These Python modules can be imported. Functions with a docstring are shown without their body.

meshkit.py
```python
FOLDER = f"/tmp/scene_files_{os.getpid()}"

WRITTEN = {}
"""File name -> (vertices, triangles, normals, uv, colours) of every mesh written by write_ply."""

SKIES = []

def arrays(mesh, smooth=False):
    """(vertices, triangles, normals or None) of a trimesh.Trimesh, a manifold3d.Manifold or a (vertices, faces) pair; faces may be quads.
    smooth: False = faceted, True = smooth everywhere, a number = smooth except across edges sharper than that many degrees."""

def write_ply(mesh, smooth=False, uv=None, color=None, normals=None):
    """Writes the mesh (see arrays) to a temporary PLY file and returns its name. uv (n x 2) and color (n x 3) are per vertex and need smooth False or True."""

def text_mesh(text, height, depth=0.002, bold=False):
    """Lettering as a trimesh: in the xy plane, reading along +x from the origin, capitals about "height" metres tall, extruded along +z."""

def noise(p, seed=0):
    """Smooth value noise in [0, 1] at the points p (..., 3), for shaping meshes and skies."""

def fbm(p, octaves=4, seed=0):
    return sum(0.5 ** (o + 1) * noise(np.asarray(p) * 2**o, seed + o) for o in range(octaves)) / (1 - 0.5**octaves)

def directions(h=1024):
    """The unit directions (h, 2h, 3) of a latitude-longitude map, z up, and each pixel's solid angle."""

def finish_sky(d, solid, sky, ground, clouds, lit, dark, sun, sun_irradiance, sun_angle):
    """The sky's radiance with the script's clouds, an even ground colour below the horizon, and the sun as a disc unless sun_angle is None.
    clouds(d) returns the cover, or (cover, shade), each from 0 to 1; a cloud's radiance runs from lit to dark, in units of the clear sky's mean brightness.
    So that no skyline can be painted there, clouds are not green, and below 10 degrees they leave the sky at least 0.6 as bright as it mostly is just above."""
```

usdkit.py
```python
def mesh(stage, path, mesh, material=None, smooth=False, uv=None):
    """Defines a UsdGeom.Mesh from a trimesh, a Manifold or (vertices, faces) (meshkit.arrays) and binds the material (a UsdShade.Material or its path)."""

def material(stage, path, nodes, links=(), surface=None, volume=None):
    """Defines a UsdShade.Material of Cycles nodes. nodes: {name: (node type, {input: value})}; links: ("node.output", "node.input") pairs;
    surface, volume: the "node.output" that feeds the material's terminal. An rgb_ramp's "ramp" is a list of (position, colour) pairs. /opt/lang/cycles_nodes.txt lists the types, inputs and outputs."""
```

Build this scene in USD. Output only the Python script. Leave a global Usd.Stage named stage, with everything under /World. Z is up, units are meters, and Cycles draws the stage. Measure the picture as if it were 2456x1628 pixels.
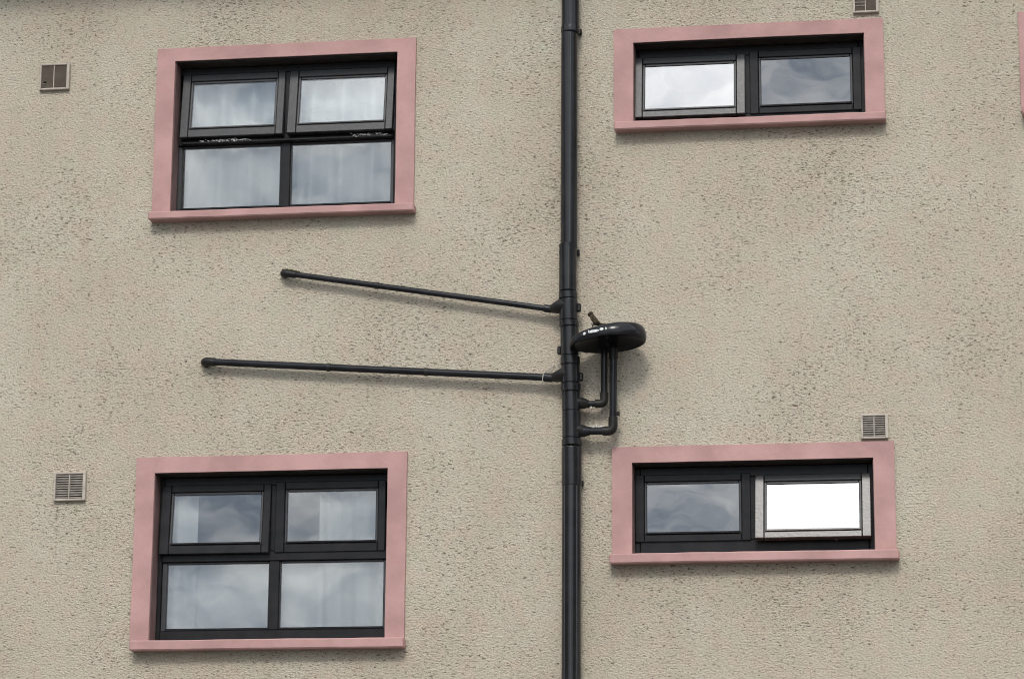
import math
import numpy as np, trimesh, manifold3d as m3, usdkit, meshkit
from shapely.geometry import box as sbox, Polygon
from pxr import Usd, UsdGeom, UsdLux, UsdShade, Gf, Sdf, Vt

stage = Usd.Stage.CreateInMemory()
UsdGeom.SetStageUpAxis(stage, 'Z')
UsdGeom.SetStageMetersPerUnit(stage, 1.0)
UsdGeom.Xform.Define(stage, '/World')
rng = np.random.default_rng(7)

# ------------------------------------------------------------------ camera, sky, sun, exposure
EXPOSURE = 0.39
cam = UsdGeom.Camera.Define(stage, '/World/camera')
PITCH, YAW, ROLL = map(math.radians, (13.51095, 8.67784, 0.42347))
fw = np.array([-math.sin(YAW) * math.cos(PITCH), math.cos(YAW) * math.cos(PITCH), math.sin(PITCH)])
rt0 = np.array([math.cos(YAW), math.sin(YAW), 0.0])
up0 = np.cross(rt0, fw)
rt = math.cos(ROLL) * rt0 + math.sin(ROLL) * up0
up = -math.sin(ROLL) * rt0 + math.cos(ROLL) * up0
EYE = (2.59464, -17.0, 1.56792)
cam.AddTransformOp().Set(Gf.Matrix4d(*[*rt, 0, *up, 0, *(-fw), 0, *EYE, 1]))
cam.CreateFocalLengthAttr(100.0)
cam.CreateHorizontalApertureAttr(36.0)
cam.CreateExposureAttr(EXPOSURE)

SUN_AZ, SUN_EL = math.radians(1.0), math.radians(42.0)      # azimuth measured from straight out of the wall, to the right
SUN = np.array([math.sin(SUN_AZ) * math.cos(SUN_EL), -math.cos(SUN_AZ) * math.cos(SUN_EL), math.sin(SUN_EL)])
sun = UsdLux.DistantLight.Define(stage, '/World/sun')
sun.CreateIntensityAttr(0.32)
sun.CreateAngleAttr(10.0)
sun.CreateNormalizeAttr(True)
sun.CreateColorAttr(Gf.Vec3f(1.0, 0.955, 0.88))
zx = SUN; xx = np.cross([0, 0, 1.0], zx); xx /= np.linalg.norm(xx); yx = np.cross(zx, xx)
sun.AddTransformOp().Set(Gf.Matrix4d(*[*xx, 0, *yx, 0, *zx, 0, 0, -5, 30, 1]))

sky = UsdLux.DomeLight.Define(stage, '/World/sky')
sky.GetPrim().SetCustomDataByKey('kind', 'structure')
SKY_STRENGTH = 0.10
CLOUD_SHIFT = (17.81, -10.79, 7.67)
CLOUD_GREY, CLOUD_WHITE, GLOW = (7.0, 8.3, 10.3), (21.0, 21.5, 22.0), (46.0, 45.5, 45.0)
usdkit.material(stage, '/World/Looks/sky', {
    'tc': ('texture_coordinate', {}),
    'sk': ('sky_texture', {'sky_type': 'single_scattering', 'sun_disc': False, 'sun_elevation': SUN_EL, 'sun_rotation': math.atan2(SUN[0], SUN[1])}),
    'mp': ('mapping', {'mapping_type': 'point', 'scale': (1.0, 1.0, 1.7), 'location': CLOUD_SHIFT}),
    'n1': ('noise_texture', {'scale': 2.6, 'detail': 7.0, 'roughness': 0.62, 'distortion': 0.5}),
    'n2': ('noise_texture', {'scale': 42.0, 'detail': 5.0, 'roughness': 0.55, 'distortion': 0.5}),
    'mx': ('mix_float', {'fac': 0.42}),
    'rr': ('rgb_ramp', {'ramp': [(0.42, (0, 0, 0)), (0.60, (1, 1, 1))]}),
    'cover': ('rgb_ramp', {'ramp': [(0.33, (0.7, 0.7, 0.7)), (0.47, (1, 1, 1))]}),
    'cc': ('mix_color', {'a': CLOUD_GREY, 'b': CLOUD_WHITE, 'use_clamp': False}),
    'mixed': ('mix_color', {'use_clamp': False}),
    'dot': ('vector_math', {'math_type': 'dot_product', 'vector2': tuple(SUN)}),
    'mr': ('map_range', {'range_type': 'smoothstep', 'from_min': 0.9563, 'from_max': 1.0, 'to_min': 0.0, 'to_max': 1.0, 'clamp': True}),
    'gl': ('mix_color', {'blend_type': 'add', 'b': GLOW, 'use_clamp': False}),
    'bg': ('background_shader', {'strength': SKY_STRENGTH}),
}, [('tc.generated', 'mp.vector'), ('mp.vector', 'n1.vector'), ('mp.vector', 'n2.vector'), ('n1.fac', 'mx.a'), ('n2.fac', 'mx.b'), ('mx.result', 'rr.fac'), ('n1.fac', 'cover.fac'),
    ('rr.color', 'cc.fac'), ('cover.color', 'mixed.fac'), ('sk.color', 'mixed.a'), ('cc.result', 'mixed.b'),
    ('tc.generated', 'dot.vector1'), ('dot.value', 'mr.value'), ('mr.result', 'gl.fac'), ('mixed.result', 'gl.a'), ('gl.result', 'bg.color')], surface='bg.background')
UsdShade.MaterialBindingAPI.Apply(sky.GetPrim()).Bind(UsdShade.Material.Get(stage, '/World/Looks/sky'))

# ------------------------------------------------------------------ helpers
used = {}
BASE = {}


def numbered(parent, name):
    k = used.get((parent, name), 0)
    used[(parent, name)] = k + 1
    return name if k == 0 else f'{name}_{k:03d}'


def tag(prim, label=None, cat=None, group=None, kind=None):
    kind = kind or ('thing' if cat else None)
    for k, v in (('label', label), ('category', cat), ('group', group), ('kind', kind)):
        if v:
            prim.SetCustomDataByKey(k, v)
    return prim


def thing(name, label, cat, base=(0, 0, 0), group=None):
    path = '/World/' + numbered('/World', name)
    x = UsdGeom.Xform.Define(stage, path)
    x.AddTranslateOp().Set(Gf.Vec3d(*map(float, base)))
    BASE[path] = np.array(base, float)
    tag(x.GetPrim(), label, cat, group)
    return path


def holder(parent, name, label=None):
    path = parent + '/' + numbered(parent, name)
    UsdGeom.Xform.Define(stage, path)
    BASE[path] = BASE[parent]
    if label:
        tag(stage.GetPrimAtPath(path), label)
    return path


def part(parent, name, mesh, mat, smooth=False, label=None, kind=None):
    """A mesh given in world coordinates, as a child of parent."""
    path = parent + '/' + numbered(parent, name)
    v, f, n = meshkit.arrays(mesh, smooth)
    base = BASE[parent]
    m = usdkit.mesh(stage, path, trimesh.Trimesh(v - base, f, process=False), M[mat])
    if n is not None:
        m.CreateNormalsAttr(Vt.Vec3fArray.FromNumpy(n.astype(np.float32)))
        m.SetNormalsInterpolation('vertex')
    BASE[path] = base
    tag(m.GetPrim(), label, kind=kind)
    return path


def top(name, mesh, mat, label=None, cat=None, kind=None, smooth=False, group=None):
    path = '/World/' + numbered('/World', name)
    m = usdkit.mesh(stage, path, mesh, M[mat], smooth=smooth)
    BASE[path] = np.zeros(3)
    tag(m.GetPrim(), label, cat, group, kind)
    return path


def bx(x0, x1, y0, y1, z0, z1, b=0.003):
    """A box with chamfered edges."""
    b = min(b, (x1 - x0) * .3, (y1 - y0) * .3, (z1 - z0) * .3)
    P = []
    for X, sx in ((x0, 1), (x1, -1)):
        for Y, sy in ((y0, 1), (y1, -1)):
            for Z, sz in ((z0, 1), (z1, -1)):
                P += [(X, Y + sy * b, Z + sz * b), (X + sx * b, Y, Z + sz * b), (X + sx * b, Y + sy * b, Z)]
    return trimesh.convex.convex_hull(np.array(P))


def join(ms):
    return trimesh.util.concatenate(ms)


def wobble(mesh, amp, freq=3.0, seed=0, edge=0.05):
    """Slightly uneven plaster: finely divided and pushed about by noise."""
    v, f = trimesh.remesh.subdivide_to_size(mesh.vertices, mesh.faces, edge, max_iter=30)
    d = np.stack([meshkit.fbm(v * freq + 31.7 * k, 3, seed + k) - 0.5 for k in range(3)], 1)
    v = v + d * 2 * amp
    out = trimesh.Trimesh(v, f, process=False)
    out.merge_vertices(digits_vertex=6)
    return out


def tube(path, r, sides=20, cap=True):
    p = np.asarray(path, float)
    r = np.broadcast_to(np.asarray(r, float), (len(p),))
    t = np.gradient(p, axis=0)
    t /= np.linalg.norm(t, axis=1, keepdims=True)
    ref = np.array([0, 1.0, 0]) if abs(t[0][1]) < .9 else np.array([1.0, 0, 0])
    rings = []
    for i in range(len(p)):
        a = np.cross(t[i], ref); a /= np.linalg.norm(a)
        bvec = np.cross(t[i], a)
        ref = np.cross(a, t[i])
        ang = np.arange(sides) * 2 * np.pi / sides
        rings.append(p[i] + r[i] * (np.cos(ang)[:, None] * a + np.sin(ang)[:, None] * bvec))
    v = np.vstack(rings)
    F = []
    for i in range(len(p) - 1):
        for j in range(sides):
            a0, a1 = i * sides + j, i * sides + (j + 1) % sides
            F += [(a0, a1, a1 + sides), (a0, a1 + sides, a0 + sides)]
    if cap:
        v = np.vstack([v, p[0], p[-1]])
        c0, c1, e = len(v) - 2, len(v) - 1, (len(p) - 1) * sides
        for j in range(sides):
            F += [(c0, (j + 1) % sides, j), (c1, e + j, e + (j + 1) % sides)]
    out = trimesh.Trimesh(v, np.array(F), process=False)
    trimesh.repair.fix_normals(out)
    return out


def bend(pts, rad, n=7):
    """A polyline whose corners are rounded."""
    pts = [np.array(p, float) for p in pts]
    out = [pts[0]]
    for a, b, c in zip(pts, pts[1:], pts[2:]):
        u, w = (a - b) / np.linalg.norm(a - b), (c - b) / np.linalg.norm(c - b)
        rr = min(rad, np.linalg.norm(a - b) * .49, np.linalg.norm(c - b) * .49)
        s, e = b + u * rr, b + w * rr
        for k in range(n + 1):
            q = k / n
            out.append((1 - q) ** 2 * s + 2 * q * (1 - q) * b + q * q * e)
    out.append(pts[-1])
    return np.array(out)


def lathe(profile, x, y, sections=40):
    """profile: (radius, z) from the bottom up, closed at both ends."""
    pr = [(0, profile[0][1])] + list(profile) + [(0, profile[-1][1])]
    m = trimesh.creation.revolve(np.array(pr, float), sections=sections)
    m.apply_translation((x, y, 0))
    return m


def collar(x, y, z0, z1, r, b=0.004):
    return lathe([(r - b, z0), (r, z0 + b), (r, z1 - b), (r - b, z1)], x, y)


def blob_chain(bones, edge, rounds=8):
    """Hulls of the spheres at both ends of each bone, as one smooth skin."""
    ms = []
    for (a, ra), (b, rb) in bones:
        sp = lambda c, r: m3.Manifold.sphere(r, 24).translate(tuple(map(float, c)))
        ms.append(m3.Manifold.batch_hull([sp(a, ra), sp(b, rb)]))
    m = m3.Manifold.batch_boolean(ms, m3.OpType.Add).refine_to_length(edge)
    g = m.to_mesh()
    t = trimesh.Trimesh(g.vert_properties[:, :3], g.tri_verts)
    trimesh.smoothing.filter_taubin(t, iterations=rounds)
    return t


# ------------------------------------------------------------------ materials
M = {}


def mat(name, nodes, links, surface='p.BSDF'):
    M[name] = usdkit.material(stage, '/World/Looks/' + name, nodes, links, surface=surface)


def mottled(name, dark, light, rough, scale=6.0, detail=5.0, bump=0.0, bump_scale=60.0, spec=0.5, lo=0.35, hi=0.65):
    nodes = {'g': ('geometry', {}), 'n': ('noise_texture', {'scale': scale, 'detail': detail, 'roughness': 0.62}),
             'r': ('rgb_ramp', {'ramp': [(lo, dark), (hi, light)]}),
             'p': ('principled_bsdf', {'roughness': rough, 'specular_ior_level': spec})}
    links = [('g.position', 'n.vector'), ('n.fac', 'r.fac'), ('r.color', 'p.base_color')]
    if bump:
        nodes['nb'] = ('noise_texture', {'scale': bump_scale, 'detail': 4.0})
        nodes['b'] = ('bump', {'strength': 1.0, 'distance': bump})
        links += [('g.position', 'nb.vector'), ('nb.fac', 'b.height'), ('b.normal', 'p.normal')]
    mat(name, nodes, links)


# roughcast: beige paint over a lumpy dash, with dirt and painted shade in the small hollows
mat('roughcast', {
    'g': ('geometry', {}),
    'mp': ('mapping', {'mapping_type': 'point', 'scale': (1.0, 1.0, 2.7)}),
    'mf': ('mapping', {'mapping_type': 'point', 'scale': (1.0, 1.0, 1.2)}),
    'pit': ('noise_texture', {'scale': 40.0, 'detail': 3.0, 'roughness': 0.62, 'distortion': 0.7}),
    'den': ('noise_texture', {'scale': 1.3, 'detail': 3.0}),
    'dm': ('map_range', {'from_min': 0.35, 'from_max': 0.65, 'to_min': -0.010, 'to_max': 0.064}),
    'add': ('math', {'math_type': 'subtract'}),
    'pr': ('rgb_ramp', {'ramp': [(0.30, (1, 1, 1)), (0.355, (0.5, 0.5, 0.5)), (0.39, (0, 0, 0))]}),
    'fine': ('noise_texture', {'scale': 72.0, 'detail': 3.5, 'roughness': 0.6}),
    'fr': ('rgb_ramp', {'ramp': [(0.3, (0.80, 0.80, 0.79)), (0.55, (1.0, 1.0, 1.0)), (0.75, (1.08, 1.08, 1.08))]}),
    'big': ('noise_texture', {'scale': 1.1, 'detail': 4.0, 'roughness': 0.6}),
    'br': ('rgb_ramp', {'ramp': [(0.32, (0.42, 0.362, 0.285)), (0.5, (0.44, 0.385, 0.305)), (0.68, (0.462, 0.418, 0.338))]}),
    'tint': ('noise_texture', {'scale': 7.0, 'detail': 3.0}),
    'tr': ('rgb_ramp', {'ramp': [(0.3, (1.03, 0.985, 0.97)), (0.5, (1, 1, 1)), (0.7, (0.965, 1.01, 0.975))]}),
    'ms': ('mapping', {'mapping_type': 'point', 'scale': (3.2, 1.0, 0.35)}),
    'st': ('noise_texture', {'scale': 1.6, 'detail': 5.0, 'roughness': 0.65}),
    'sr': ('rgb_ramp', {'ramp': [(0.28, (0.955, 0.95, 0.942)), (0.48, (1, 1, 1)), (0.7, (1.015, 1.015, 1.015))]}),
    'm0': ('mix_color', {'blend_type': 'multiply', 'fac': 1.0}),
    'm1': ('mix_color', {'blend_type': 'multiply', 'fac': 1.0}),
    'm2': ('mix_color', {'blend_type': 'multiply', 'fac': 1.0}),
    'm3': ('mix_color', {'b': (0.125, 0.102, 0.076)}),
    'hm': ('math', {'math_type': 'multiply_add', 'value2': 0.55}),
    'bump': ('bump', {'strength': 1.0, 'distance': 0.017}),
    'p': ('principled_bsdf', {'roughness': 0.92, 'specular_ior_level': 0.15}),
}, [('g.position', 'mp.vector'), ('mp.vector', 'pit.vector'), ('g.position', 'mf.vector'), ('mf.vector', 'fine.vector'), ('g.position', 'den.vector'), ('g.position', 'big.vector'), ('g.position', 'tint.vector'),
    ('den.fac', 'dm.value'), ('pit.fac', 'add.value1'), ('dm.result', 'add.value2'), ('add.value', 'pr.fac'),
    ('fine.fac', 'fr.fac'), ('big.fac', 'br.fac'), ('tint.fac', 'tr.fac'), ('g.position', 'ms.vector'), ('ms.vector', 'st.vector'), ('st.fac', 'sr.fac'), ('br.color', 'm0.a'), ('sr.color', 'm0.b'), ('m0.result', 'm1.a'), ('tr.color', 'm1.b'), ('m1.result', 'm2.a'), ('fr.color', 'm2.b'),
    ('m2.result', 'm3.a'), ('pr.color', 'm3.fac'), ('m3.result', 'p.base_color'),
    ('pit.fac', 'hm.value1'), ('fine.fac', 'hm.value3'), ('hm.value', 'bump.height'), ('bump.normal', 'p.normal')])

mottled('pink_paint', (0.290, 0.170, 0.157), (0.375, 0.224, 0.206), 0.75, 3.5, 6.0, 0.0015, 45.0, 0.25)
mottled('reveal_shade_paint', (0.085, 0.055, 0.05), (0.15, 0.092, 0.085), 0.8, 5.0, 5.0, 0.001, 60.0, 0.2)
mottled('soffit_black', (0.016, 0.014, 0.011), (0.03, 0.026, 0.02), 0.7, 14.0, 5.0, spec=0.2)
mottled('dark_frame', (0.005, 0.005, 0.0055), (0.012, 0.0115, 0.012), 0.38, 9.0, 6.0, 0.0005, 90.0, 0.16)
mottled('weathered_lit_frame', (0.011, 0.0105, 0.0105), (0.036, 0.034, 0.034), 0.38, 26.0, 7.0, 0.0008, 70.0, 0.45)
mottled('dull_frame', (0.008, 0.008, 0.0085), (0.022, 0.021, 0.021), 0.40, 26.0, 7.0, 0.0008, 70.0, 0.36)
mottled('worn_lit_frame', (0.015, 0.0125, 0.011), (0.054, 0.042, 0.036), 0.36, 26.0, 7.0, 0.0008, 70.0, 0.6)
mottled('gasket_and_shade', (0.006, 0.006, 0.007), (0.012, 0.012, 0.013), 0.5, 20.0, 3.0)  # also serves painted shade on top rails and dark stripes on the pipe
mottled('stack_plastic', (0.0035, 0.0035, 0.004), (0.009, 0.009, 0.0095), 0.22, 7.0, 6.0, 0.0003, 35.0, 0.30)
mottled('black_plastic', (0.006, 0.006, 0.007), (0.013, 0.013, 0.014), 0.15, 7.0, 6.0, 0.0004, 35.0, 0.17)
mottled('dull_black_plastic', (0.005, 0.0047, 0.0043), (0.014, 0.013, 0.011), 0.42, 12.0, 6.0, 0.0008, 60.0, 0.2)
mottled('vent_plastic', (0.27, 0.235, 0.195), (0.37, 0.33, 0.28), 0.6, 20.0, 5.0, spec=0.3)
mottled('vent_slat', (0.11, 0.094, 0.078), (0.19, 0.165, 0.14), 0.6, 30.0, 4.0, spec=0.3)
mottled('brown_mesh', (0.050, 0.038, 0.027), (0.070, 0.056, 0.042), 0.7, 25.0, 5.0, 0.001, 500.0, 0.2)
mottled('void_black', (0.004, 0.004, 0.004), (0.007, 0.007, 0.006), 0.9, 10.0, spec=0.1)
mottled('white_flake_glint', (0.28, 0.28, 0.265), (0.62, 0.62, 0.60), 0.7, 60.0, 3.0)
mottled('mortar', (0.25, 0.235, 0.21), (0.45, 0.43, 0.39), 0.9, 60.0, 3.0, spec=0.1)
mottled('moss', (0.035, 0.033, 0.014), (0.09, 0.085, 0.04), 0.95, 90.0, 4.0, 0.004, 120.0, 0.1)
mottled('grey_string', (0.2, 0.19, 0.17), (0.34, 0.32, 0.29), 0.9, 40.0, spec=0.1)
mottled('bird_brown', (0.016, 0.011, 0.006), (0.075, 0.056, 0.038), 0.9, 55.0, 5.0, 0.002, 220.0, 0.1, 0.38, 0.66)
mottled('bird_dark', (0.012, 0.008, 0.004), (0.03, 0.02, 0.012), 0.8, 80.0, spec=0.2)
mottled('bird_pale', (0.22, 0.2, 0.17), (0.36, 0.33, 0.28), 0.9, 80.0, spec=0.1)
mottled('room_plaster', (0.30, 0.28, 0.25), (0.36, 0.34, 0.30), 0.9, 2.0, spec=0.1)
mottled('side_block_render', (0.13, 0.115, 0.095), (0.19, 0.17, 0.145), 0.9, 1.2, 6.0, spec=0.1)
mottled('asphalt', (0.09, 0.09, 0.088), (0.15, 0.148, 0.142), 0.9, 1.5, 8.0, spec=0.2)
mottled('grey_board', (0.30, 0.29, 0.27), (0.36, 0.35, 0.33), 0.6, 3.0)
mottled('roof_tile', (0.06, 0.05, 0.045), (0.11, 0.095, 0.085), 0.85, 5.0)
for glass_name, tint, ior in (('glass', (0.96, 0.975, 0.97), 1.74), ('privacy_glass', (0.13, 0.135, 0.135), 2.25)):
    mat(glass_name, {'fr': ('fresnel', {'IOR': ior}), 't': ('transparent_bsdf', {'color': tint}), 'gl': ('glossy_bsdf', {'color': (1, 1, 1), 'roughness': 0.0}),
              'g': ('geometry', {}), 'n': ('noise_texture', {'scale': 2.2, 'detail': 2.0}), 'b': ('bump', {'strength': 1.0, 'distance': 0.0009}),
              'm': ('mix_closure', {})},
    [('g.position', 'n.vector'), ('n.fac', 'b.height'), ('b.normal', 'gl.normal'), ('fr.fac', 'm.fac'), ('t.BSDF', 'm.closure1'), ('gl.BSDF', 'm.closure2')], surface='m.closure')
mat('net_curtain', {'d': ('diffuse_bsdf', {'color': (0.80, 0.80, 0.78)}), 'tl': ('translucent_bsdf', {'color': (0.7, 0.7, 0.69)}), 't': ('transparent_bsdf', {'color': (1, 1, 1)}),
                    'm1': ('mix_closure', {'fac': 0.35}), 'm2': ('mix_closure', {'fac': 0.16})},
    [('d.BSDF', 'm1.closure1'), ('tl.BSDF', 'm1.closure2'), ('m1.closure', 'm2.closure1'), ('t.BSDF', 'm2.closure2')], surface='m2.closure')

# ------------------------------------------------------------------ ground and wall
top('ground', trimesh.creation.box(bounds=[[-400, -600, -0.3], [400, 300, 0.0]]), 'asphalt', kind='structure')

# windows: outer edge of the pink surround (x0, x1, z0, z1), opening (x0, x1, z0, z1), sill (x0, x1, z0, z1)
W = {
    'upper_left': dict(o=(-2.338, -0.634, 6.56, 7.70), i=(-2.218, -0.754, 6.60, 7.606), s=(-2.342, -0.618, 6.533, 6.583), dz=2.72),
    'lower_left': dict(o=(-2.374, -0.648, 3.82, 5.001), i=(-2.254, -0.768, 3.85, 4.895), s=(-2.358, -0.640, 3.782, 3.843), dz=0.0),
    'upper_right': dict(o=(0.641, 2.334, 7.04, 7.695), i=(0.764, 2.214, 7.08, 7.597), s=(0.650, 2.338, 7.010, 7.062), dz=2.71),
    'lower_right': dict(o=(0.627, 2.338, 4.31, 4.999), i=(0.749, 2.212, 4.338, 4.894), s=(0.617, 2.354, 4.272, 4.331), dz=0.0),
    'far_right': dict(o=(3.166, 4.87, 7.04, 7.695), i=(3.29, 4.74, 7.08, 7.597), s=(3.17, 4.872, 7.010, 7.062), dz=2.71),
}
outline = sbox(-8.0, 0.0, 9.0, 8.46)
for w in W.values():
    x0, x1, z0, z1 = w['o']
    outline = outline.difference(sbox(x0 + .004, z0 + .004, x1 - .004, z1 - .004))
wm = trimesh.creation.extrude_polygon(outline, 0.34, engine='earcut')
wv = np.array(wm.vertices)
wm = trimesh.Trimesh(np.stack([wv[:, 0], wv[:, 2], wv[:, 1]], 1), np.array(wm.faces)[:, ::-1], process=False)
top('roughcast_wall', wm, 'roughcast', 'tall beige roughcast house wall holding the windows, vents and black pipes', 'wall')

# the eaves just above the picture: they shade the top of the wall
e = thing('roof_eaves', 'grey boarded eaves with black gutter at the top of the beige wall', 'eaves', (0, 0, 8.46))
part(e, 'soffit_board', bx(-8, 9, -0.42, 0.34, 8.463, 8.485), 'grey_board')
part(e, 'fascia_board', bx(-8, 9, -0.445, -0.423, 8.42, 8.66), 'grey_board')
gut = [(-0.45 - .06 + .06 * math.cos(a), 8.62 - .06 * math.sin(a)) for a in np.linspace(0, math.pi, 13)]
gp = Polygon(gut + [(y * 1.0 + (0.004 if y < -.51 else -.004), z) for y, z in gut[::-1] if True]).buffer(0.002)
gm = trimesh.creation.extrude_polygon(gp if gp.geom_type == 'Polygon' else max(gp.geoms, key=lambda q: q.area), 17.0, engine='earcut')
gv = np.array(gm.vertices)
part(e, 'gutter', trimesh.Trimesh(np.stack([gv[:, 2] - 8.0, gv[:, 0], gv[:, 1]], 1), np.array(gm.faces), process=False), 'dull_black_plastic')
part(e, 'roof_slope', trimesh.convex.convex_hull(np.array([(x, y, z) for x in (-8, 9) for y, z in ((-.46, 8.665), (4.0, 11.2), (4.0, 11.1), (-.40, 8.60))])), 'roof_tile')

# added unseen blocks on both sides: they darken the sides of everything glossy
for x0, x1 in ((-27.0, -14.0), (15.5, 28.0)):
    wing = join([bx(x0, x1, -32, -4, -.2, 12.6, .05), trimesh.convex.convex_hull(np.array([(x, y, z) for y in (-32.4, -3.6) for x, z in ((x0 - .4, 12.55), (x1 + .4, 12.55), ((x0 + x1) / 2, 16.2))]))])
    top('added_side_block', wing, 'side_block_render', kind='structure')

# ------------------------------------------------------------------ windows
YF, YS, YP = 0.115, 0.100, 0.116      # front of the frame, front of a closed sash, its pane


def sash(win, x0, x1, z0, z1, p, worn_lit, angle=0.0, drop=0.0, label=None, glass='glass'):
    """A top-hung sash: stiles, rails, gasket and pane. p = pane (x0, x1, z0, z1). It opens outward at the bottom by angle, its top sliding down by drop."""
    s = holder(win, 'sash', label)
    mt = ('dull_frame', 'worn_lit_frame', 'weathered_lit_frame')[worn_lit - 1] if worn_lit else 'dark_frame'  # lighter copies: wear plus the gleam of the sky put into the colour
    px0, px1, pz0, pz1 = p
    g = 0.017                                        # gasket width seen round the pane
    sl, sr, rt_, rb = px0 - g - x0, x1 - px1 - g, z1 - pz1 - g, pz0 - g - z0
    pieces = [('stile', bx(x0, x0 + sl, YS, YS + .05, z0, z1, .004), mt), ('stile', bx(x1 - sr, x1, YS, YS + .05, z0, z1, .004), mt),
              ('rail', bx(x0 + sl + .0015, x1 - sr - .0015, YS + .002, YS + .05, z1 - rt_, z1, .004), 'gasket_and_shade' if worn_lit else mt),  # top rail darker: the lintel's shadow is put into its colour
              ('rail', bx(x0 + sl + .0015, x1 - sr - .0015, YS + .002, YS + .05, z0, z0 + rb, .004), mt)]
    q = .0008
    ring = [bx(px0 - g + q, px0, YS + .010, YS + .044, pz0 - g + q, pz1 + g - q, .003), bx(px1, px1 + g - q, YS + .010, YS + .044, pz0 - g + q, pz1 + g - q, .003),
            bx(px0 + q, px1 - q, YS + .010, YS + .044, pz1, pz1 + g - q, .003)]
    pieces.append(('gasket', join(ring), 'gasket_and_shade'))
    pieces.append(('glazing_bead', bx(px0 - g * .6, px1 + g * .6, YS + .004, YS + .043, pz0 - g + .005, pz0 + .001, .004), mt))
    pieces.append(('pane', trimesh.creation.box(bounds=[[px0 - .004, YP, pz0 - .004], [px1 + .004, YP + .006, pz1 + .004]]), glass))
    for n, m, k in pieces:
        m = m.copy()
        if angle or drop:
            T = trimesh.transformations
            m.apply_transform(T.translation_matrix((0, 0.006 if angle else 0, -drop)) @ T.rotation_matrix(math.radians(-angle), (1, 0, 0), (0, YS, z1)))
        part(s, n, m, k)
    return s


def flakes(win, spots, n, size, seed, name='paint_flakes'):
    r = np.random.default_rng(seed)
    out = []
    for k in range(n):
        x0, x1, y, z = spots[k % len(spots)]
        t = trimesh.creation.icosphere(0, size * r.uniform(.35, 1.0))
        t.vertices = t.vertices * [1.5, .5, r.uniform(.5, 1.1)] * r.uniform(.6, 1.3, (len(t.vertices), 1))
        t.apply_translation((x0 + (x1 - x0) * r.beta(1.5, 1.5), y + r.uniform(-.004, .004), z + r.normal(0, size)))
        out.append(t)
    part(win, name, join(out), 'white_flake_glint', kind='stuff')


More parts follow.
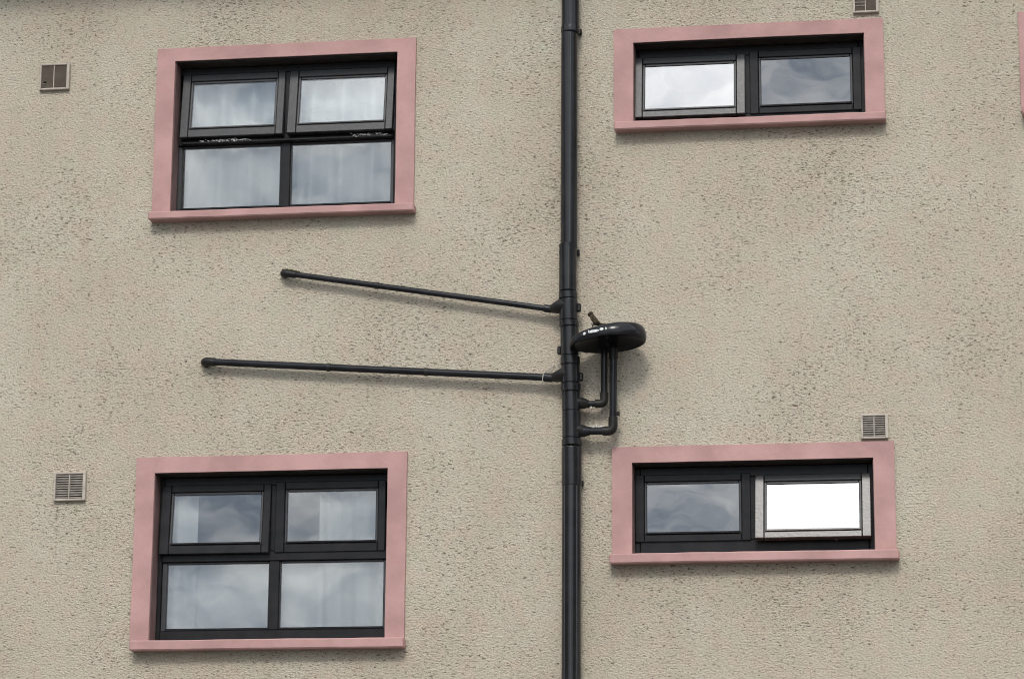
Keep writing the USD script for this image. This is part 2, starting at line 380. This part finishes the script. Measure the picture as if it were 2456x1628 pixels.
def surround(win, w, seed):
    (ox0, ox1, oz0, oz1), (ix0, ix1, iz0, iz1), (sx0, sx1, sz0, sz1) = w['o'], w['i'], w['s']
    band = Polygon([(ox0, sz1 - .012), (ox0, oz1), (ox1, oz1), (ox1, sz1 - .012), (ix1, sz1 - .012), (ix1, iz1 + .006), (ix0, iz1 + .006), (ix0, sz1 - .012)])
    bm = trimesh.creation.extrude_polygon(band, .2215, engine='earcut')
    bv = np.array(bm.vertices)
    bm = trimesh.Trimesh(np.stack([bv[:, 0], bv[:, 2] - .0215, bv[:, 1]], 1), np.array(bm.faces)[:, ::-1], process=True)
    part(win, 'surround', wobble(bm, .0024, 2.5, seed), 'pink_paint', 40)
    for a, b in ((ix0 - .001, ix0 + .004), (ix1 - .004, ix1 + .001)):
        part(win, 'reveal_shade', bx(a, b, -.006, YF, sz1 + .001, iz1 - .002, .001), 'reveal_shade_paint')  # darker sheet over the pink: shade of the reveal put into colour
    part(win, 'dark_soffit', bx(ix0 + .005, ix1 - .005, -.010, YF, iz1 - .001, iz1 + .0055, .001), 'soffit_black')  # thin near-black sheet under the lintel
    s = wobble(bx(sx0, sx1, -.092, .20, sz0, sz1, .007), .0030, 5.0, seed + 37, .035)
    part(win, 'window_sill', s, 'pink_paint', 40)


def bars(win, names_boxes):
    for n, b in names_boxes:
        part(win, n, bx(*b, .004), 'dark_frame')


def left_window(key, name, label, angles, seed):
    w = W[key]; d = w['dz']
    win = thing(name, label, 'window', (np.mean(w['o'][:2]), 0, w['s'][0 + 2]), 'large four-pane windows')
    surround(win, w, seed)
    ix0, ix1, iz0, iz1 = w['i']
    yb = YF + .06
    bars(win, [('frame_jamb', (ix0 + .002, -2.224, YF, yb, iz0 - .02, iz1 - .003)), ('frame_jamb', (-.792, ix1 - .002, YF, yb, iz0 - .02, iz1 - .003)),
               ('frame_head', (-2.2235, -.7925, YF, yb, 4.836 + d, iz1 - .003)), ('frame_foot', (-2.2235, -.7925, YF, yb, iz0 - .02, 3.925 + d)),
               ('transom', (-2.2235, -.7925, YF - .004, yb, 4.357 + d, 4.417 + d)),
               ('mullion', (-1.534, -1.470, YF + .001, yb, 4.4175 + d, 4.8355 + d)), ('mullion', (-1.534, -1.470, YF + .001, yb, 3.9255 + d, 4.3565 + d))])
    for (x0, x1) in ((-2.190, -1.541), (-1.463, -.814)):
        z0, z1 = 3.940 + d, 4.343 + d
        ringm = [bx(x0 - .0325, x0, YF + .014, YF + .05, z0 - .014, z1 + .013, .003), bx(x1, x1 + (.0065 if x1 < -1 else .021), YF + .014, YF + .05, z0 - .014, z1 + .013, .003)] if x0 < -2 else \
                [bx(x0 - .0065, x0, YF + .014, YF + .05, z0 - .014, z1 + .013, .003), bx(x1, x1 + .021, YF + .014, YF + .05, z0 - .014, z1 + .013, .003)]
        ringm += [bx(x0 + .0008, x1 - .0008, YF + .014, YF + .05, z1, z1 + .013, .003)]
        f = holder(win, 'fixed_light')
        part(f, 'gasket', join(ringm), 'gasket_and_shade')
        part(f, 'glazing_bead', bx(x0 - .006, x1 + .006, YF + .006, YF + .048, z0 - .014, z0 + .001, .004), 'dark_frame')
        part(f, 'pane', trimesh.creation.box(bounds=[[x0 - .004, YF + .024, z0 - .004], [x1 + .004, YF + .030, z1 + .004]]), 'glass')
    a, b = angles
    if a[2]:
        L, R = (-2.195, -1.512, -2.124, -1.577), (-1.484, -.792, -1.408, -.856)
    else:
        L, R = (-2.236, -1.532, -2.158, -1.597), (-1.502, -.803, -1.426, -.866)
    sash(win, L[0], L[1], 4.405 + d, 4.850 + d, (L[2], L[3], 4.477 + d, 4.786 + d), a[2], a[0], a[1], 'top-hung sash standing open' if a[0] else None)
    sash(win, R[0], R[1], 4.405 + d, 4.850 + d, (R[2], R[3], 4.475 + d, 4.786 + d), b[2], b[0], b[1], 'top-hung sash standing open' if b[0] else None)
    return win


def right_window(key, name, label, angles, seed, shift=0.0):
    w = W[key]; d = w['dz']; h = shift
    win = thing(name, label, 'window', (np.mean(w['o'][:2]), 0, w['s'][2]), 'small two-pane windows')
    surround(win, w, seed)
    ix0, ix1, iz0, iz1 = w['i']
    yb = YF + .06
    bars(win, [('frame_jamb', (ix0 + .002, .785 + h, YF, yb, iz0 - .02, iz1 - .003)), ('frame_jamb', (2.175 + h, ix1 - .002, YF, yb, iz0 - .02, iz1 - .003)),
               ('frame_head', (.7855 + h, 2.1745 + h, YF, yb, 4.826 + d, iz1 - .003)), ('frame_foot', (.7855 + h, 2.1745 + h, YF, yb, iz0 - .02, 4.438 + d)),
               ('mullion', (1.447 + h, 1.512 + h, YF + .001, yb, 4.4385 + d, 4.8255 + d))])
    a, b = angles
    sash(win, .755 + h, 1.462 + h, 4.430 + d, 4.845 + d, (.828 + h, 1.390 + h, 4.490 + d, 4.785 + d), a[2], a[0], a[1], 'top-hung sash standing open' if a[0] else None, 'privacy_glass')
    sash(win, 1.490 + h, 2.190 + h, 4.430 + d, 4.845 + d, (1.562 + h, 2.119 + h, 4.488 + d, 4.785 + d), b[2], b[0], b[1], 'top-hung sash standing open' if b[0] else None, 'privacy_glass')
    return win


w1 = left_window('upper_left', 'window', 'large upper left window, both top sashes tilted open above a flaking bar', ((7.0, .012, 1), (8.0, .012, 1)), 1)
part(w1, 'weather_bar', bx(-2.18, -.80, .078, YF - .005, 7.078, 7.092, .003), 'dark_frame')
flakes(w1, [(-2.08, -1.72, .080, 7.094), (-1.08, -.82, .080, 7.096)], 120, .0052, 5)
w2 = left_window('lower_left', 'window', 'large pink-edged window, lower left, with only its top left sash ajar', ((5.0, .006, False), (0, 0, False)), 101)
w3 = right_window('upper_right', 'window', 'small wide pink-edged window, upper right, with its left sash tilted open', ((7.0, .012, 3), (0, 0, False)), 201)
flakes(w3, [(1.00, 1.08, .06, 7.074)], 14, .007, 6)
w4 = right_window('lower_right', 'window', 'small wide pink-edged window, lower right, with its right sash open and glaring white', ((0, 0, False), (13.0, .012, 2)), 301)
flakes(w4, [(1.72, 1.76, .10, 4.432), (1.95, 2.10, .10, 4.432)], 10, .005, 8)
w5 = right_window('far_right', 'window', 'pink-edged window cut off by the right edge of the picture', ((0, 0, False), (0, 0, False)), 401, 2.526)


# rooms behind: plain shells open towards the window
def room(x0, x1, z0, z1):
    y0, y1, t = 0.345, 3.6, 0.05
    ms = [trimesh.creation.box(bounds=b) for b in ([[x0, y1, z0], [x1, y1 + t, z1]], [[x0 - t, y0, z0], [x0, y1, z1]], [[x1, y0, z0], [x1 + t, y1, z1]], [[x0 - t, y0, z0 - t], [x1 + t, y1 + t, z0]], [[x0 - t, y0, z1], [x1 + t, y1 + t, z1 + t]])]
    top('room', join(ms), 'room_plaster', kind='structure')


room(-3.1, .2, 5.75, 8.3); room(-3.1, .2, 3.03, 5.58); room(.35, 2.75, 5.75, 8.3); room(.35, 2.75, 3.03, 5.58); room(2.9, 5.6, 5.75, 8.3)


# net curtains
def curtain(x0, x1, z0, z1, y, folds, label):
    nx, nz = 220, 14
    X, Z = np.meshgrid(np.linspace(x0, x1, nx), np.linspace(z0, z1, nz), indexing='ij')
    u = (X - x0)
    s = (z1 - Z) / (z1 - z0)
    Y = y + np.zeros_like(X)
    for a, fq, ph in folds:
        Y = Y + a * np.sin(fq * u + ph + .5 * np.sin(2.1 * s + fq)) * (.55 + .45 * s)
    v = np.stack([X, Y, Z], -1).reshape(-1, 3)
    i, j = np.meshgrid(np.arange(nx - 1), np.arange(nz - 1), indexing='ij')
    q = np.stack([i * nz + j, (i + 1) * nz + j, (i + 1) * nz + j + 1, i * nz + j + 1], -1).reshape(-1, 4)
    f = np.vstack([q[:, [0, 1, 2]], q[:, [0, 2, 3]]])
    top('net_curtain', trimesh.Trimesh(v, f, process=False), 'net_curtain', label, 'curtain', smooth=True)


curtain(-2.3, -.7, 6.55, 7.64, .232, [(.030, 31, .3), (.014, 63, 1.0), (.010, 13, 2.0)], 'pleated net curtain behind the large upper left window')
curtain(-2.3, -2.03, 3.8, 4.93, .215, [(.020, 30, .6), (.008, 70, 0)], 'narrow net curtain at the left side of the large lower left window')
curtain(-2.04, -1.22, 3.8, 4.41, .245, [(.008, 6, .6), (.003, 31, 0)], 'flat half-height net curtain low in the middle of the large lower left window')
curtain(-1.25, -.7, 3.8, 4.93, .225, [(.024, 34, 1.6), (.012, 71, 0), (.008, 15, 0)], 'folded net curtain at the right side of the large lower left window')

# ------------------------------------------------------------------ the black stack
sp = thing('soil_pipe', 'tall glossy black soil pipe with ringed joints running down the wall', 'pipe', (.388, -.09, 0))
PY = -.092
part(sp, 'pipe', lathe([(.0585, 0.0), (.0585, 4.76)], .388, PY), 'stack_plastic', 40)
part(sp, 'pipe', lathe([(.0520, 6.25), (.0520, 7.672)], .367, PY), 'stack_plastic', 40)
part(sp, 'pipe', lathe([(.0530, 7.70), (.0530, 8.60)], .372, PY), 'stack_plastic', 40)
part(sp, 'socket', lathe([(.054, 7.655), (.060, 7.662), (.060, 7.695), (.056, 7.705), (.0565, 7.96), (.053, 7.97)], .373, PY), 'stack_plastic', 40)
part(sp, 'socket', lathe([(.0535, 5.975), (.0545, 5.98), (.0545, 6.255), (.0555, 6.262), (.0555, 6.272), (.052, 6.276)], .361, PY), 'stack_plastic', 40)
part(sp, 'socket', lathe([(.059, 4.75), (.0615, 4.757), (.0615, 4.985), (.058, 4.99)], .388, PY), 'stack_plastic', 40)
xs = lambda z: float(np.interp(z, [5.0, 5.3, 5.7, 5.97], [.388, .383, .372, .361]))
for z0, z1, r in ((5.920, 5.971, .0585), (5.742, 5.785, .0605), (5.503, 5.561, .0605), (5.333, 5.388, .0610), (4.995, 5.044, .0620)):
    part(sp, 'joint_ring', collar(xs(z0), PY, z0 + .003, z1 - .003, r), 'stack_plastic', 40)
for z0, z1 in ((5.785, 5.920), (5.561, 5.742), (5.388, 5.503), (5.213, 5.333), (5.044, 5.213)):
    zm = (z0 + z1) / 2
    part(sp, 'branch_body', lathe([(.052, z0 - .006), (.052, z0 + .002), (.0570, z0 + .005), (.0570, z1 - .005), (.052, z1 - .002), (.052, z1 + .006)], xs(zm), PY), 'stack_plastic', 40)


def boss(z, x_end, dirx, r0=.045, r1=.029):
    xc = xs(z)
    p = np.array([(xc, PY - .01, z + .012), (xc + dirx * .05, PY, z + .006), (xc + dirx * .085, PY + .010, z), (x_end, PY + .022, z - .001)])
    part(sp, 'branch_boss', tube(p, [r0, r0, r1 + .007, r1], 24), 'dull_black_plastic', 40)


boss(5.872, .262, -1, .047, .027)
boss(5.437, .270, -1, .045, .028)
boss(5.262, .475, 1, .036, .026)
boss(5.088, .470, 1, .040, .028)
for z, side in ((5.868, 1), (5.43, 1), (5.60, -1)):
    x = xs(min(max(z, 5.0), 5.97)) + side * .054
    part(sp, 'joint_lug', bx(min(x, x + side * .024), max(x, x + side * .024), PY - .012, PY + .02, z - .026, z + .026, .006), 'dull_black_plastic')
for z, xc in ((7.69, .373), (6.24, .361), (4.78, .388), (3.0, .388)):
    part(sp, 'wall_bracket', join([bx(xc - .064, xc + .064, -.035, -.0, z - .016, z + .016, .004)]), 'dull_black_plastic')
# added dark strips down the pipe front: stripes of reflection put into colour
for x, r, z0, z1, deg in ((.367, .0520, 6.28, 7.65, 14), (.361, .0545, 5.98, 6.25, 14), (.373, .0530, 7.71, 8.55, 14), (.388, .0585, 3.05, 4.745, -38), (.388, .0585, 3.05, 4.745, 38), (.388, .0585, 3.05, 4.745, 4)):
    a = math.radians(deg)
    cx_, cy_ = x + r * math.sin(a), PY - r * math.cos(a)
    part(sp, 'reflection_strip', bx(cx_ - .0022, cx_ + .0022, cy_ - .0012, cy_ + .004, z0, z1, .0006), 'gasket_and_shade')

# ------------------------------------------------------------------ waste pipes
g2 = 'black waste pipes joining the soil pipe'
wp = thing('waste_pipe', 'upper, steeper black waste pipe sloping down to the left side of the soil pipe', 'pipe', (-1.45, 0, 6.165), g2)
A, B = np.array([-1.452, -.052, 6.160]), np.array([.262, -.068, 5.868])
part(wp, 'pipe', tube(np.linspace(A + (B - A) * .02, B, 12), .0185, 20), 'black_plastic', 40)
part(wp, 'elbow', tube(bend([A + (B - A) * .045, A - (B - A) * .004, A + [-.004, .07, .004]], .03), .0235, 20), 'dull_black_plastic', 40)
C_ = A + (B - A) * .35
part(wp, 'pipe_clip', tube([C_ - (B - A) * .006, C_ + (B - A) * .006], .0225, 20), 'dull_black_plastic', 40)
part(wp, 'coupling', tube([B - (B - A) * .03, B - (B - A) * .002], .0245, 20), 'black_plastic', 40)
r = np.random.default_rng(3)
ms = []
for k in range(16):
    t = trimesh.creation.icosphere(1, r.uniform(.005, .012)); t.vertices *= r.uniform(.7, 1.3, (len(t.vertices), 1))
    q = A + (B - A) * r.uniform(-.005, .055); t.apply_translation(q + [0, r.uniform(-.008, .012), .019 + r.uniform(-.003, .006)]); ms.append(t)
part(wp, 'moss_clump', join(ms), 'moss', kind='stuff')

wq = thing('waste_pipe', 'lower, longer black waste pipe, nearly level, on the left of the soil pipe', 'pipe', (-1.95, 0, 5.6), g2)
A, B = np.array([-1.945, -.054, 5.600]), np.array([.270, -.070, 5.433])
part(wq, 'pipe', tube(np.linspace(A + (B - A) * .01, B, 12), .0225, 20), 'black_plastic', 40)
part(wq, 'elbow', tube(bend([A + (B - A) * .03, A - (B - A) * .004, A + [-.004, .07, 0]], .035), .027, 20), 'dull_black_plastic', 40)
for s in (.36, .64):
    C_ = A + (B - A) * s
    part(wq, 'pipe_clip', tube([C_ - (B - A) * .005, C_ + (B - A) * .005], .0262, 20), 'dull_black_plastic', 40)
part(wq, 'coupling', tube([B - (B - A) * .025, B - (B - A) * .002], .0285, 20), 'black_plastic', 40)

wr = thing('waste_pipe', 'shorter black upright waste pipe with an elbow, between soil pipe and outer upright', 'pipe', (.586, -.07, 5.26), g2)
part(wr, 'pipe', tube(bend([(.586, -.075, 5.285), (.586, -.075, 5.66), (.586, .02, 5.66)], .05), .0205, 20), 'black_plastic', 40)
part(wr, 'elbow', tube(bend([(.586, -.075, 5.33), (.586, -.075, 5.262), (.53, -.075, 5.262)], .03), .0260, 20), 'dull_black_plastic', 40)
part(wr, 'pipe', tube([(.470, -.075, 5.262), (.540, -.075, 5.262)], .0195, 20), 'black_plastic', 40)
part(wr, 'coupling', tube([(.452, -.075, 5.262), (.492, -.075, 5.262)], .0255, 20), 'black_plastic', 40)
part(wr, 'white_tag', bx(.504, .514, -.102, -.078, 5.224, 5.241, .002), 'mortar')
ws = thing('waste_pipe', 'longer outer black upright waste pipe with bottom elbow, right of the soil pipe', 'pipe', (.644, -.1, 5.08), g2)
part(ws, 'pipe', tube(bend([(.643, -.105, 5.12), (.647, -.105, 5.645), (.647, .02, 5.645)], .05), .0230, 20), 'black_plastic', 40)
part(ws, 'socket', tube([(.6465, -.105, 5.535), (.647, -.105, 5.60)], .0275, 20), 'dull_black_plastic', 40)
part(ws, 'elbow', tube(bend([(.643, -.105, 5.17), (.643, -.105, 5.084), (.58, -.103, 5.084)], .035), .0285, 20), 'dull_black_plastic', 40)
part(ws, 'pipe', tube([(.465, -.098, 5.086), (.600, -.103, 5.084)], .0225, 20), 'black_plastic', 40)
part(ws, 'coupling', tube([(.452, -.097, 5.087), (.50, -.099, 5.086)], .029, 20), 'black_plastic', 40)
part(ws, 'joint_lug', bx(.668, .684, -.115, -.085, 5.180, 5.205, .004), 'dull_black_plastic')
ms = []
for k in range(26):
    t = trimesh.creation.icosphere(0, r.uniform(.004, .010)); t.vertices *= r.uniform(.7, 1.3, (len(t.vertices), 1))
    t.apply_translation((r.uniform(.50, .60), -.095 + r.uniform(-.012, .012), 5.111 + r.uniform(-.003, .005))); ms.append(t)
part(ws, 'mortar_crumbs', join(ms), 'mortar', kind='stuff')

# ------------------------------------------------------------------ oval dish over the two uprights
dl = thing('dish', 'shallow black oval dish over the upright waste pipes, painted white glints on its rim', 'dish', (.62, -.17, 5.65))
n = 96
prof = [(0, .018), (.35, .013), (.70, -.004), (.87, -.018), (.93, -.026), (.97, -.024), (1.0, -.008), (1.0, .012), (.975, .034), (.92, .047), (.75, .060), (.45, .070), (0, .074)]
rings = []
for q, z in prof:
    a = np.arange(n) * 2 * np.pi / n
    rings.append(np.stack([.238 * q * np.cos(a), .165 * q * np.sin(a), np.full(n, z)], 1))
v = np.vstack(rings); F = []
for i in range(len(prof) - 1):
    for j in range(n):
        a0, a1 = i * n + j, i * n + (j + 1) % n
        F += [(a0, a1, a1 + n), (a0, a1 + n, a0 + n)]
dm = trimesh.Trimesh(v, np.array(F), process=True)
dm.update_faces(dm.nondegenerate_faces()); trimesh.repair.fix_normals(dm)
T = trimesh.transformations
DT = T.translation_matrix((.622, -.190, 5.632)) @ T.rotation_matrix(math.radians(-6), (0, 1, 0)) @ T.rotation_matrix(math.radians(-7), (1, 0, 0))
dv = np.array(dm.vertices)
u = dv[:, 0] / .238
dv[:, 2] *= 1.0 + .28 * u
dv[:, 1] *= 1.0 + .10 * u
dm = trimesh.Trimesh(dv, dm.faces, process=False)
dm.apply_transform(DT)
part(dl, 'bowl', dm, 'black_plastic', 50)
part(dl, 'wall_arm', tube([(.62, -.15, 5.655), (.62, .01, 5.64)], .022, 16), 'dull_black_plastic', 40)
ms = []
for a, wd in ((238, .010), (246, .004), (251, .020), (257, .020), (266, .011), (272.5, .005)):
    aa = math.radians(a)
    t = trimesh.creation.icosphere(2, 1.0); t.vertices *= [wd * 1.15, .004, .0095]
    t.apply_transform(T.rotation_matrix(aa + math.pi / 2, (0, 0, 1))); t.apply_translation((.2375 * math.cos(aa), .1645 * math.sin(aa), .010 + .004 * math.sin(a)))
    t.apply_transform(DT); ms.append(t)
part(dl, 'rim_glints', join(ms), 'white_flake_glint', True)  # white patches painted as glints of light along the rim

# ------------------------------------------------------------------ bird on the rim
bd = thing('bird', 'small brown dark-headed bird perched upright on the rim of the black dish', 'bird', (.555, -.17, 5.715))
bq = lambda x, z, y=0: np.array([.530 + 1.15 * x, -.27 + 1.15 * y, 5.711 + 1.0 * z])
body = blob_chain([((bq(.022, .018), 0.0213), (bq(.010, .042), 0.0174)), ((bq(.010, .042), 0.0174), (bq(.000, .062), 0.0141)), ((bq(.022, .018), 0.0213), (bq(.042, .006), 0.0103)), ((bq(.000, .062), 0.0141), (bq(-.003, .066), 0.0144))], .004, 8)
part(bd, 'body', body, 'bird_brown', True)
head = blob_chain([((bq(-.003, .067), 0.0165), (bq(-.0045, .0665), 0.0160))], .004, 4)
part(bd, 'head_cap', head, 'bird_dark', True)
part(bd, 'beak', trimesh.convex.convex_hull(np.vstack([bq(-.012, .067) + [0, .004, .003], bq(-.012, .067) + [0, -.004, .003], bq(-.012, .067) + [0, 0, -.004], bq(-.024, .064)])), 'bird_dark')
part(bd, 'tail', tube([bq(.034, .010), bq(.056, .004), bq(.088, .0)], [.007, .0055, .0045], 10), 'bird_dark', True)
for sy in (-1, 1):
    part(bd, 'wing', blob_chain([((bq(.012, .043, sy * .012), 0.0077), (bq(.034, .012, sy * .013), 0.0084)), ((bq(.034, .012, sy * .013), 0.0084), (bq(.050, .005, sy * .008), 0.0038))], .004, 4), 'bird_brown', True)
    part(bd, 'leg', tube([bq(.014, .008, sy * .006), bq(.008, -.004, sy * .007), bq(.004, -.012, sy * .007)], .0018, 8), 'bird_dark', True)
part(bd, 'belly', blob_chain([((bq(.008, .012), 0.0136), (bq(.006, .022), 0.0103))], .004, 4), 'bird_pale', True)

# ------------------------------------------------------------------ wall vents
def vent(x0, x1, z0, z1, label, kind, slats=10):
    v = thing('wall_vent', label, 'vent', ((x0 + x1) / 2, 0, z0), 'square vents in the wall')
    w, y0 = x1 - x0, -.028
    part(v, 'backing', bx(x0 + .006, x1 - .006, -.006, .01, z0 + .006, z1 - .006, .001), 'void_black')
    fr = .013
    for n, b in (('frame_bar', (x0, x0 + fr, y0, .004, z0, z1)), ('frame_bar', (x1 - fr * 1.5, x1, y0, .004, z0, z1)),
                 ('frame_bar', (x0 + fr + .0005, x1 - fr * 1.5 - .0005, y0 + .001, .004, z1 - fr, z1)), ('frame_bar', (x0 + fr + .0005, x1 - fr * 1.5 - .0005, y0 + .001, .004, z0, z0 + fr))):
        part(v, n, bx(*b, .003), 'vent_plastic')
    xm = (x0 + fr + x1 - fr * 1.5) / 2
    part(v, 'centre_bar', bx(xm - .003, xm + .003, y0 + .003, .0, z0 + fr + .0005, z1 - fr - .0005, .001), 'vent_plastic')
    cells = ((x0 + fr + .001, xm - .0035), (xm + .0035, x1 - fr * 1.5 - .001))
    zi0, zi1 = z0 + fr + .001, z1 - fr - .001
    if kind == 'slats':
        p = (zi1 - zi0) / slats
        for a, b in cells:
            for k in range(slats):
                s = bx(a, b, -.0235, -.0205, zi0 + k * p, zi0 + k * p + p * .74, .0008)
                zc = zi0 + (k + .43) * p
                s.apply_transform(T.rotation_matrix(math.radians(-26), (1, 0, 0), (0, -.022, zc)))
                part(v, 'slat', s, 'vent_slat')
    else:
        for a, b in cells:
            part(v, 'mesh_panel', bx(a, b, -.020, -.014, zi0, zi1, .001), 'brown_mesh' if kind == 'mesh' else 'brown_mesh')
        if kind == 'mesh':
            a, b = cells[0]
            t = trimesh.creation.icosphere(2, 1.0); t.vertices *= [.012, .003, .0065]; t.apply_translation((a + .024, -.0205, zi0 + .040))
            part(v, 'hole', t, 'void_black', True)
            part(v, 'torn_flap', bx(a + .015, a + .029, -.025, -.021, zi0 + .024, zi0 + .031, .001), 'vent_slat')
        else:
            for k in range(4):
                part(v, 'slat', bx(cells[0][0], cells[0][1], -.0235, -.0202, zi0 + .030 + k * .022, zi0 + .037 + k * .022, .001), 'vent_slat')
    return v


vent(-3.127, -2.925, 7.452, 7.632, 'square brown-panelled vent in the top left corner, without slats', 'mesh')
vent(-2.905, -2.698, 4.736, 4.918, 'square slatted vent left of the large lower left window', 'slats', 10)
vent(2.150, 2.312, 7.734, 7.888, 'square vent above the small upper right window, cut off by the top of the picture', 'part')
vent(2.142, 2.307, 5.016, 5.168, 'square slatted vent just above the small lower right window', 'slats', 9)

# a loose string over the lower pipe
st = bend([(.270, -.01, 5.53), (.235, -.03, 5.49), (.213, -.085, 5.462), (.207, -.098, 5.43), (.206, -.096, 5.385)], .02, 4)
top('string', tube(st, np.linspace(.003, .0035, len(st)), 6), 'grey_string', 'loose grey string hanging over the right end of the lower waste pipe', 'string', smooth=True)
